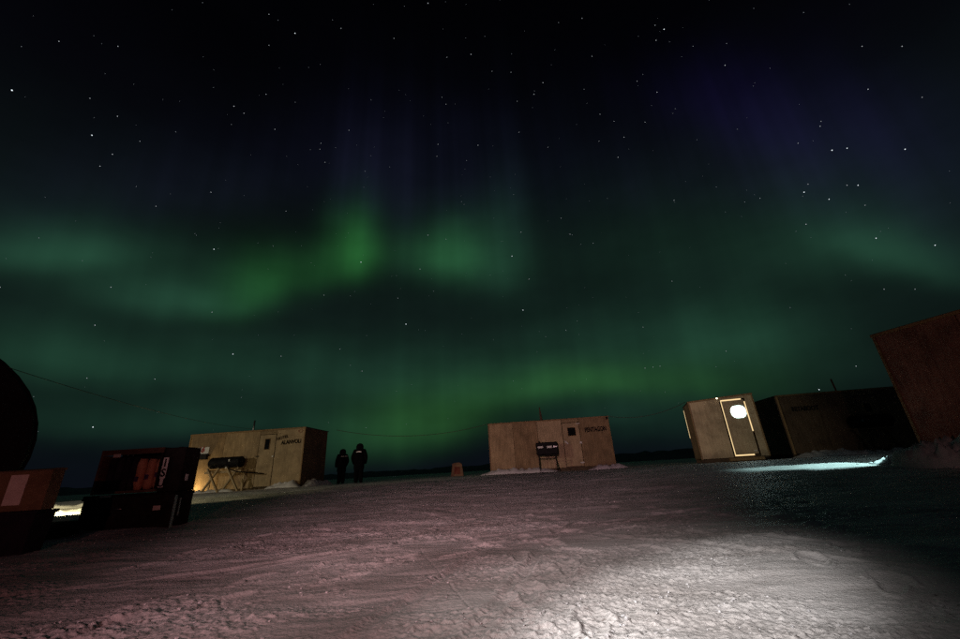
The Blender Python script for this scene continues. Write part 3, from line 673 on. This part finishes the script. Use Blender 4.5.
# upper crate: an open fronted brown frame with bundles inside
uc = empty('open_crate', (PA.x, PA.y, gA - .01 + hl), aa, 'brown open fronted crate of orange bundles on top of the black case', 'crate')
q0 = on_case(91, 492); q1 = on_case(160, 448.5)
x0, x1 = q0.x, on_case(159.5, 470).x; ht = on_case(130, 449.3).z - hl
dp = .34
MB().box((x0, 0, 0), (x1, dp, .03)).build('bottom_board', M['crate'], uc)
MB().box((x0, 0, ht - .07), (x1, .02, ht)).build('top_rail', M['crate'], uc)
MB().box((x0, .022, ht - .025), (x1 - .002, dp, ht - .002)).build('top_board', M['case'], uc)
MB().box((x0, 0, .032), (x0 + .035, dp - .022, ht - .072)).build('side_board', M['crate'], uc)
sd = MB().box((x1 - .025, 0.0, .032), (x1, dp - .022, ht - .072)).build('side_board', M['case'], uc)
MB().box((x0, dp - .02, .032), (x1, dp, ht - .027)).build('back_board', M['case'], uc)
nb = 3
bx0, bx1 = on_case(129, 478).x, on_case(158, 478).x
for i in range(nb):
    cx_ = bx0 + (bx1 - bx0) * (i + .5) / nb; w_ = (bx1 - bx0) / nb * .44
    zs = np.linspace(.034, ht - .13 - .01 * i, 9)
    o = MB().tube([(cx_ + rng.uniform(-.004, .004), .10, z) for z in zs], [w_ * .7] + [w_ * (1 + rng.uniform(-.1, .1)) for _ in range(7)] + [w_ * .75], 14).build('bundle', M['orange'], uc)
    MB().box((cx_ - w_ * .42, .10 - w_ * 1.08, .14 + .02 * i), (cx_ + w_ * .42, .10 - w_ * .93, .20 + .02 * i), .004).build('printed_band', M['purple'], o)
nd = 4; dx0 = x0 + .05
for i in range(nd):
    cx_ = dx0 + (bx0 - dx0) * (i + .5) / nd; w_ = (bx0 - dx0) / nd * .46
    MB().tube([(cx_, .12, z) for z in np.linspace(.034, ht - .10, 7)], [w_ * .8] + [w_ * (1 + rng.uniform(-.06, .06)) for _ in range(5)] + [w_ * .7], 14).build('bundle', M['navy'], uc)
p0, p1 = on_case(113.5, 457.8), on_case(121.5, 454); MB().box((p0.x, -.006, p0.z - hl), (p1.x, -.0012, p1.z - hl)).build('sticker', M['pink'], uc)
for px in (128.5, 133.7):
    p0 = on_case(px, 455.5); MB().tube([(p0.x, -.001, p0.z - hl), (p0.x, -.008, p0.z - hl)], .008, 8).build('bolt', M['steel'], uc)
p0, p1 = on_case(101.5, 494.3), on_case(113.5, 491.0); MB().box((p0.x, -.013, hl - .04), (p1.x, -.0105, hl - .015)).build('sticker', M['pink'], lc)
# tall dark trunk at the right end of the stack, lettered on its front
tx0, tx1 = x1 + .012, x1 + .012 + .30
tr = empty('black_trunk', (PA.x, PA.y, gA - .01 + hl), aa, 'black upright trunk lettered in black on a white strip, right of the orange bundles', 'trunk')
tb = MB().box((tx0, .01, -.011), (WA + .02, .31, ht - .012)).build('body', M['case'], tr, .012)
MB().box((tx0 + .03, .2, ht - .0125), (tx0 + .08, .27, ht + .012)).build('handle', M['case'], tr, .006)
pl0, pl1 = on_case(160, 487.5, .01), on_case(169.5, 457.5, .01)
sx_ = .07
strip_x = tx0 + .012
MB().box((strip_x, .002, pl0.z - hl), (strip_x + sx_, .0085, pl1.z - hl)).build('label_strip', M['white'], tr)
hh = (pl1.z - pl0.z) / 3
for i, ch in enumerate('ISU'):
    text_mesh('lettering', ch, hh * 1.12, M['ink'], tr, (strip_x + sx_ / 2, 0.0, pl1.z - hl - hh * (i + .92)), (PI / 2, 0, 0), .0015, bold=.004, align='CENTER')
MB().box((WA + .021, .10, pl0.z - hl + .07), (WA + .025, .15, pl0.z - hl + .15)).build('sticker', M['white'], tr)

# ------------------------------------------------------------------ cardboard boxes at the left edge
gB = .01
Q0 = at_z(38, 556, gB)
qb = empty('plastic_bin', (Q0.x, Q0.y, gB - .01), rad(12), 'dark bluish lower bin under the cardboard box', 'bin')
bb = MB().hexa([(-.85, 0, 0), (-.14, 0, 0), (-.14, .22, 0), (-.85, .22, 0), (-.88, -.01, .38), (-.12, -.01, .38), (-.12, .24, .38), (-.88, .24, .38)]).build('body', M['navy'], qb, .015)
MB().box((-.90, -.02, .355), (-.108, .25, .385)).build('rim', M['navy'], qb, .006)
def on_bin(px, py, y=0.0):
    d = ray(px, py); c, s = math.cos(rad(-12)), math.sin(rad(-12)); e = EYE - Vector(qb.location)
    o = Vector((c * e.x - s * e.y, s * e.x + c * e.y, e.z)); dl = Vector((c * d.x - s * d.y, s * d.x + c * d.y, d.z))
    return o + dl * ((y - o.y) / dl.y)
tz = on_bin(30, 471, 0).z; xr = on_bin(41, 508, 0).x
cb = empty('cardboard_box', (Q0.x, Q0.y, gB - .01 + .388), rad(12), 'cardboard box with a pale panel on its side, at the left edge', 'box')
th = tz - .388
MB().box((-.78, 0, 0), (xr, .15, th)).build('body', M['card'], cb, .004)
p0, p1 = on_bin(4, 506, 0), on_bin(30, 474.5, 0)
MB().box((p0.x - .02, -.006, p0.z - .388), (p1.x, -.0015, p1.z - .388)).build('label_panel', M['pink'], cb)
MB().hexa([(-.78, -.004, th + .001), (xr, -.004, th + .001), (xr, .12, th + .008), (-.78, .12, th + .004), (-.78, -.004, th + .005), (xr, -.004, th + .005), (xr, .12, th + .024), (-.78, .12, th + .012)]).build('flap', M['card'], cb)
MB().hexa([(xr - .02, .0, th + .0), (xr + .012, .0, th + .0), (xr + .012, .15, th + .0), (xr - .02, .15, th + .0), (xr + .02, .02, th + .018), (xr + .026, .02, th + .018), (xr + .026, .13, th + .02), (xr + .02, .13, th + .02)]).build('flap', M['card'], cb)
# low case between bin and stack
k = at_z(42, 545, .01)
fb = empty('flat_case', (k.x, k.y, .0), rad(20), 'low black case lying between the boxes and the stack', 'case')
kr = at_z(80, 537, .01) - k
fb.rotation_euler.z = math.atan2(kr.y, kr.x); lw = kr.xy.length
MB().box((.02, .0, 0), (lw - .03, .35, .20)).build('body', M['case'], fb, .012)
MB().box((.016, -.004, .16), (lw - .026, .354, .203)).build('lid', M['case'], fb, .006)
# round topped black tent beyond the boxes
def tent():
    k = at_r(24, 470, 9.5); g0 = .06
    r = empty('arched_tent', (k.x, k.y, g0), 0, 'big black round topped shelter cut off by the left edge', 'shelter')
    d = Vector((k.x, k.y)).normalized(); nrm = Vector((d.y, -d.x))     # to the right of the view
    Rr = 2.35; hc = 1.15; mb = MB(); n = 26; vs = []
    for j, dep in enumerate((0, .15, 1.6, 3.2)):
        for i in range(n + 1):
            a = -.55 + (PI + 1.1) * i / n; s = .985 if j == 0 else 1
            x = Rr * s * math.cos(a); z = max(-.05, hc + Rr * s * math.sin(a) * .82)
            p = -nrm * (Rr - x) + d * dep
            vs.append((p.x, p.y, z))
    m = n + 1
    fs = [(j * m + i, j * m + i + 1, (j + 1) * m + i + 1, (j + 1) * m + i) for j in range(3) for i in range(n)]
    mb.add(vs, fs, True); mb.f.append(tuple(reversed(range(m)))); mb.smooth.append(False); mb.f.append(tuple(3 * m + i for i in range(m))); mb.smooth.append(False)
    mb.build('cover', M['tarp'], r)
    hp = []
    for i in range(n + 1):
        a = -.2 + (PI + .4) * i / n; p = -nrm * (Rr - (Rr + .012) * math.cos(a)) + d * .16
        hp.append((p.x, p.y, hc + (Rr + .012) * math.sin(a) * .82))
    MB().tube(hp, .02, 6).build('hoop', M['black'], r)
tent()

# lamps on the snow beside the boxes: a work lamp behind the cardboard box and a lantern at the left hut
def lantern(name, p, label, watts, colr, aim=None, cone=150):
    r = empty(name, p, 0, label, 'lamp')
    MB().tube([(0, 0, -.01), (0, 0, .02), (0, 0, .03)], [.07, .07, .05], 14).build('base', M['black'], r)
    MB().tube([(0, 0, .032), (0, 0, .10), (0, 0, .16)], [.03, .045, .03], 12).build('globe', M['bulb'], r)
    MB().tube([(0, 0, .162), (0, 0, .18), (0, 0, .20)], [.055, .055, .02], 14).build('cap', M['black'], r)
    if aim is None:
        l = light('lantern_light', 'POINT', (0, 0, 0), (0, 0, -1), watts, colr, .05); l.parent = r; l.location = (.0, -.12, .11)
    else:                                                  # shielded on the side of the camera
        q = (Vector(aim) - Vector(p)); q0 = Vector((q.x, q.y, 0)).normalized()
        l = light('lantern_light', 'SPOT', q0 * .12 + Vector((0, 0, .10)), q, watts, colr, .04, cone, .3); l.parent = r
        MB().bar(-q0 * .06 + Vector((0, 0, .03)), -q0 * .06 + Vector((0, 0, .17)), .14, .012, q0).build('shield', M['black'], r)
    return r
k = at_r(36, 487, 10.8); k.z = gz(k.x, k.y)
ls = empty('lamp_stand', k, 0, 'short stand behind the cardboard box carrying the warm lantern', 'stand')
for a_ in (0, 2.1, 4.2): MB().bar((.22 * math.cos(a_), .22 * math.sin(a_), -.03), (.02 * math.cos(a_), .02 * math.sin(a_), .56), .025, .025).build('leg', M['black'], ls)
MB().tube([(0, 0, .55), (0, 0, .585)], .09, 12).build('plate', M['black'], ls)
lantern('lantern', (k.x, k.y, k.z + .596), 'warm lantern on a short stand behind the cardboard box', 190, (1.0, .86, .46), at_r(70, 512, 12.4))
k = Vector((*front_pt(H1, .02, -.5), 0)); k.z = gz(k.x, k.y) + .02
k2 = at_r(186, 490, math.hypot(k.x, k.y) - .1)
lantern('lantern', (k2.x, k2.y, gz(k2.x, k2.y) + .02), 'warm lantern on the snow at the left hut, hidden behind the stack', 40, (1.0, .70, .30))

# ------------------------------------------------------------------ people
def person(px, ytop, yfoot, r_, label, seed, height, yaw=0):
    p = at_r(px, yfoot, r_); z0 = gz(p.x, p.y)
    root = empty('person', (p.x, p.y, z0 - .01), -math.atan2(p.x, p.y) + yaw, label, 'person')
    s = height / 1.78
    V_ = {'hip': (0, 0, .95), 'belly': (0, .0, 1.12), 'chest': (0, -.01, 1.36), 'neck': (0, .0, 1.52), 'head': (0, .015, 1.63), 'crown': (0, .0, 1.72),
          'hl': (-.10, 0, .88), 'kl': (-.105, -.02, .50), 'al': (-.105, .0, .10), 'tl': (-.13, .13, .05),
          'hr': (.10, 0, .88), 'kr': (.105, -.015, .50), 'ar': (.105, .0, .10), 'tr': (.14, .12, .05),
          'sl': (-.22, -.01, 1.42), 'el': (-.31, -.03, 1.14), 'wl': (-.27, .10, .93), 'gl': (-.25, .13, .84),
          'sr': (.22, -.01, 1.42), 'er': (.31, -.03, 1.14), 'wr': (.27, .10, .93), 'gr': (.25, .13, .84)}
    Rd = {'hip': .205, 'belly': .215, 'chest': .20, 'neck': .12, 'head': .155, 'crown': .10, 'hl': .13, 'kl': .118, 'al': .105, 'tl': .07,
          'hr': .13, 'kr': .118, 'ar': .105, 'tr': .07, 'sl': .12, 'el': .095, 'wl': .075, 'gl': .06, 'sr': .12, 'er': .095, 'wr': .075, 'gr': .06}
    E_ = [('hip', 'belly'), ('belly', 'chest'), ('chest', 'neck'), ('neck', 'head'), ('head', 'crown'), ('hip', 'hl'), ('hl', 'kl'), ('kl', 'al'), ('al', 'tl'),
          ('hip', 'hr'), ('hr', 'kr'), ('kr', 'ar'), ('ar', 'tr'), ('chest', 'sl'), ('sl', 'el'), ('el', 'wl'), ('wl', 'gl'), ('chest', 'sr'), ('sr', 'er'), ('er', 'wr'), ('wr', 'gr')]
    names = list(V_); idx = {n: i for i, n in enumerate(names)}
    me = bpy.data.meshes.new('body'); me.from_pydata([tuple(c * s for c in V_[n]) for n in names], [(idx[a], idx[b]) for a, b in E_], [])
    o = bpy.data.objects.new('body', me); COL.objects.link(o); o.parent = root; me.materials.append(M['parka'])
    md = o.modifiers.new('skin', 'SKIN'); md.use_smooth_shade = True
    for n in names:
        sv = me.skin_vertices[0].data[idx[n]]; sv.radius = (Rd[n] * s, Rd[n] * s * (.8 if n in ('hip', 'belly', 'chest') else 1)); sv.use_root = (n == 'hip')
    ss = o.modifiers.new('subsurf', 'SUBSURF'); ss.levels = 2; ss.render_levels = 2
    # parka hem and hood collar as clothing
    n = 20
    def ring(z, a, b, y=0): return [(a * s * math.cos(2 * PI * k / n), (y + b * math.sin(2 * PI * k / n)) * s, z * s) for k in range(n)]
    rs = [ring(.62, .235, .20), ring(.66, .24, .205), ring(.95, .245, .20), ring(1.2, .255, .205), ring(1.40, .25, .195), ring(1.50, .17, .165)]
    mb = MB(); mb.add([v for r__ in rs for v in r__], [(i * n + k, i * n + (k + 1) % n, (i + 1) * n + (k + 1) % n, (i + 1) * n + k) for i in range(len(rs) - 1) for k in range(n)], True)
    mb.build('parka', M['parka'], root)
    rs = [ring(1.46, .19, .17, .0), ring(1.53, .165, .17, -.01), ring(1.64, .172, .18, -.02), ring(1.74, .13, .14, -.02), ring(1.785, .05, .06, -.02)]
    mb = MB(); mb.add([v for r__ in rs for v in r__], [(i * n + k, i * n + (k + 1) % n, (i + 1) * n + (k + 1) % n, (i + 1) * n + k) for i in range(len(rs) - 1) for k in range(n)], True)
    mb.build('hood', M['parka'], root)
    for sg in ((-1, 1) if seed == 1 else (0,)):
        pts = [((sg * .10 + t * (.075 if seed == 1 else .11)) * s, -(.222 - .25 * (sg * .10 + t * .09) ** 2) * s, (1.40 - (.012 * abs(t) if seed else .02 * t * t)) * s) for t in np.linspace(-1, 1, 6)]
        mb = MB()
        for a, b in zip(pts[:-1], pts[1:]): mb.bar(a, b, .012, .030 * s, (0, 0, 1))
        mb.build('reflective_band', M['reflect'], root)
    return root
person(340.5, 450, 484, 20.6, 'smaller person in dark hooded parka against the hut corner', 1, 1.56, .45)
person(358, 446, 484, 19.6, 'broader person in black hooded parka facing the aurora', 0, 1.72, -.2)

# ------------------------------------------------------------------ small far hut on the ice, shrunk and set near to catch the floodlight
k = at_r(457.5, 472, 23.5); zb_ = gz(k.x, k.y)
fh = empty('shrunk_far_hut', (k.x, k.y, zb_), 0, 'small pale tapered far hut, shrunk and set near on the ice left of the middle hut', 'box')
S_ = .31
def sc_(vs): return [tuple(c * S_ for c in v) for v in vs]
MB().hexa(sc_([(-1.15, -.8, -.1), (1.15, -.8, -.1), (1.15, .8, -.1), (-1.15, .8, -.1), (-.85, -.6, 2.0), (.85, -.6, 2.0), (.85, .6, 2.0), (-.85, .6, 2.0)])).build('body', M['ply_dark'], fh)
MB().hexa(sc_([(-.95, -.7, 2.0), (.95, -.7, 2.0), (.95, .7, 2.0), (-.95, .7, 2.0), (-.5, -.5, 2.3), (.5, -.5, 2.3), (.5, .5, 2.3), (-.5, .5, 2.3)])).build('lid', M['ply_dark'], fh)
MB().hexa(sc_([(-.55, -.82, .35), (.55, -.82, .35), (.55, -.6, .35), (-.55, -.6, .35), (-.5, -.68, 1.6), (.5, -.68, 1.6), (.5, -.5, 1.6), (-.5, -.5, 1.6)])).build('front_panel', M['rust'], fh)

# ------------------------------------------------------------------ power cables
def cable(a, b, sag, label, r=.011):
    a = Vector(a); b = Vector(b); pts = []
    for i in range(25):
        t = i / 24; p = a.lerp(b, t); p.z -= sag * 4 * t * (1 - t); pts.append(p - a)
    o = MB().tube(pts, r, 6).build('power_cable', M['cable'], None); o.location = a
    return tag(o, label, 'cable', None)
def on_top(r, px, py, y): 
    q = on_front(r, px, py, y); w = front_pt(r, q.x, q.y); return Vector((w[0], w[1], q.z + r.location.z))
e1 = on_top(H1, 336, 430.5, 2.2); s2 = on_top(H2, 488.8, 424, 0.02); e2 = on_top(H2, 607, 416.8, 0.0)
cable(e1 + Vector((.02, 0, .02)), s2 + Vector((0, -.05, .0)), .42, 'thin cable sagging between the left hut and the middle hut')
s3 = on_top(H3, 685.5, 402, 2.0)
cable(e2 + Vector((.03, -.06, .02)), s3, .30, 'thin cable from the middle hut to the outhouse')
s1 = on_top(H1, 262, 429.6, .4); far = at_r(-30, 355, 9.2)
cable(far, s1, .22, 'thin cable running down to the left hut from the left edge', .005)

# ------------------------------------------------------------------ loose snow crumbs
def crumbs():
    ico = bmesh.new(); bmesh.ops.create_icosphere(ico, subdivisions=1, radius=1)
    bv = np.array([v.co[:] for v in ico.verts]); bf = np.array([[v.index for v in f.verts] for f in ico.faces]); ico.free()
    vs, fs = [], []
    n = 2600
    for i in range(n):
        if i < 2300:
            r = math.exp(nrs.uniform(math.log(1.1), math.log(9))); a = math.radians(nrs.uniform(-58, 60)); x, y = math.sin(a) * r, math.cos(a) * r
            if float(fbm(np.array(x / .7), np.array(y / .5), 3, 31)) < -.02 + nrs.uniform(-.15, .15): continue
            s = nrs.uniform(.002, .006) * (1 + (nrs.rand() < .03) * 1.0)
        else:
            t = nrs.uniform(0, 1); q = Vector(sbk[0]).lerp(Vector(sbk[3]), t); x = q.x + nrs.normal(-.12, .22); y = q.y + nrs.normal(-.1, .3); s = abs(nrs.normal(.02, .02)) + .006
        z = float(ground_h(np.array([x]), np.array([y]))[0])
        sc = np.array([s * nrs.uniform(.8, 1.5), s * nrs.uniform(.7, 1.3), s * nrs.uniform(.5, 1.0)])
        pv = bv * sc * (1 + nrs.uniform(-.3, .3, (len(bv), 1))) + np.array([x, y, z + sc[2] * .35])
        fs.append(bf + len(vs) * len(bv)); vs.append(pv)
    me = bpy.data.meshes.new('snow_crumbs'); me.from_pydata(np.concatenate(vs).tolist(), [], np.concatenate(fs).tolist()); me.update()
    o = bpy.data.objects.new('snow_crumbs', me); COL.objects.link(o); me.materials.append(M['snow_bank'])
    tag(o, 'loose crumbs of snow strewn over the packed ground', 'snow', None, 'stuff')
crumbs()

# ------------------------------------------------------------------ stars
def stars():
    B = [(12, 90, 3), (92, 135, 2.2), (295, 33, 2), (214, 249, 2.2), (361, 262, 2.2), (406, 324, 2.6), (233, 354, 2.3), (93, 427, 2.6), (212, 312, 1.6), (95, 325, 1.8),
         (664, 29, 2), (655, 25, 1.2), (656, 40, 1.6), (693, 46, .9), (725, 65, 1.8), (543, 82.5, 1.8), (534, 94, 1.7), (517, 101, 1), (657, 92, 1.5), (600, 114, 1), (624, 137, 1.5), (618, 157, 1.8),
         (599, 141, 1), (645, 122, 1.2), (862, 46, 1.2), (902, 46, 1.2), (868, 89, 1.6), (821, 121, 1), (820, 126, 1.4), (798, 143, 1.1), (832, 150, 2.5), (847, 148, 1.9), (905, 149, 2), (808, 184, 1.3),
         (804, 192, 2.5), (829, 199, 1.9), (847, 185, 1.5), (858, 185, 2), (806, 224, 1.8), (876, 238, 2), (935, 245, 1.9), (674, 200, 1.5), (570, 234, 1.5), (521, 232, 1.5), (512, 256, 2.2), (529, 279, 1.5),
         (523, 310, 2.3), (672, 281, 1.3), (593, 243, 1), (561, 218, 1), (420, 269, 1.7), (428, 235, 1.8), (446, 239, 1), (324, 295, 1.2), (111, 287, 1.5), (0, 287, 1.7), (341, 28, 1.3), (269, 14, 1), (269, 45, 1),
         (394, 38, 1.1), (428, 3, 1.6), (471, 54, 1.7), (234, 106, 1.8), (244, 113, 1.2), (266, 94, 1.1), (117.5, 116, 1.3), (112.5, 154, 1.6), (100, 166, 1.5), (140, 141, 1), (275, 129, 1.3), (438, 144, 1.5),
         (437, 156, 1.2), (321, 143, 1.1), (320, 149, 1), (325, 162, 1), (478, 145, 1.6), (211, 192, 1.5), (156, 206, 1.2), (286, 211, 1), (349, 130, 1), (59, 41, 1.2), (118, 46, 1.1), (90, 98, 1), (398, 298, 1.2),
         (281, 356, 1.4), (155, 379, 1.4), (87, 378, 1.2), (340, 349, 1.2), (362, 371, 1), (566, 330, 1.2), (643, 327, 1.2), (653, 367, 1.3), (645, 368, 1.2), (660, 366, 1), (726, 351, 1.2), (856, 366, 1.6), (819, 389.5, 2.4),
         (442, 97, 1), (446, 104, 1), (447, 57, 1), (582, 18, 1), (614, 121, 1), (922, 97, 1), (884, 289, 1.2), (915, 289, 1), (865, 205, 1), (760, 198, 1), (592, 56, 1), (637, 81, 1), (511, 72, 1), (492, 71, 1), (519, 132, 1.2), (548, 147, 1.1)]
    items = [(ray(x, y).normalized(), .33 + .30 * b, b) for x, y, b in B]
    for _ in range(1700):
        z = nrs.uniform(.10, 1); a = nrs.uniform(-PI, PI); q = math.sqrt(1 - z * z)
        if nrs.rand() > .25 + .75 * z: continue
        items.append((Vector((q * math.sin(a), q * math.cos(a), z)), .30 + .30 * nrs.rand() ** 3, .4 + .6 * nrs.rand() ** 2))
    mats = [mat_emit('faint_star', (.82, .90, 1), .42), mat_emit('mid_star', (.88, .94, 1), .60), mat_emit('bright_star', (.85, .95, 1), 1.3)]
    vs, fs, mi = [], [], []
    ov = [Vector(v) for v in ((1, 0, 0), (-1, 0, 0), (0, 1, 0), (0, -1, 0), (0, 0, 1), (0, 0, -1))]
    of = [(0, 2, 4), (2, 1, 4), (1, 3, 4), (3, 0, 4), (2, 0, 5), (1, 2, 5), (3, 1, 5), (0, 3, 5)]
    for d, r, b in items:
        n = len(vs); c = d * 1500
        if c.z < 60: c = d * 1500
        vs += [tuple(c + v * r * 1.5) for v in ov]; fs += [tuple(i + n for i in f) for f in of]
        mi += [0 if b < 1 else 1 if b < 1.9 else 2] * 8
    me = bpy.data.meshes.new('stars'); me.from_pydata(vs, [], fs); me.update()
    for m in mats: me.materials.append(m); m.cycles.emission_sampling = 'NONE'
    me.polygons.foreach_set('material_index', mi)
    o = bpy.data.objects.new('stars', me); COL.objects.link(o)
    tag(o, 'stars scattered over the night sky', 'stars', None, 'stuff')
stars()

scene.cycles.max_bounces = 3; scene.cycles.diffuse_bounces = 2; scene.cycles.glossy_bounces = 2
scene.cycles.sample_clamp_indirect = .12
scene.cycles.use_denoising = False
scene.cycles.use_light_tree = True
M['bulb'].cycles.emission_sampling = 'NONE'
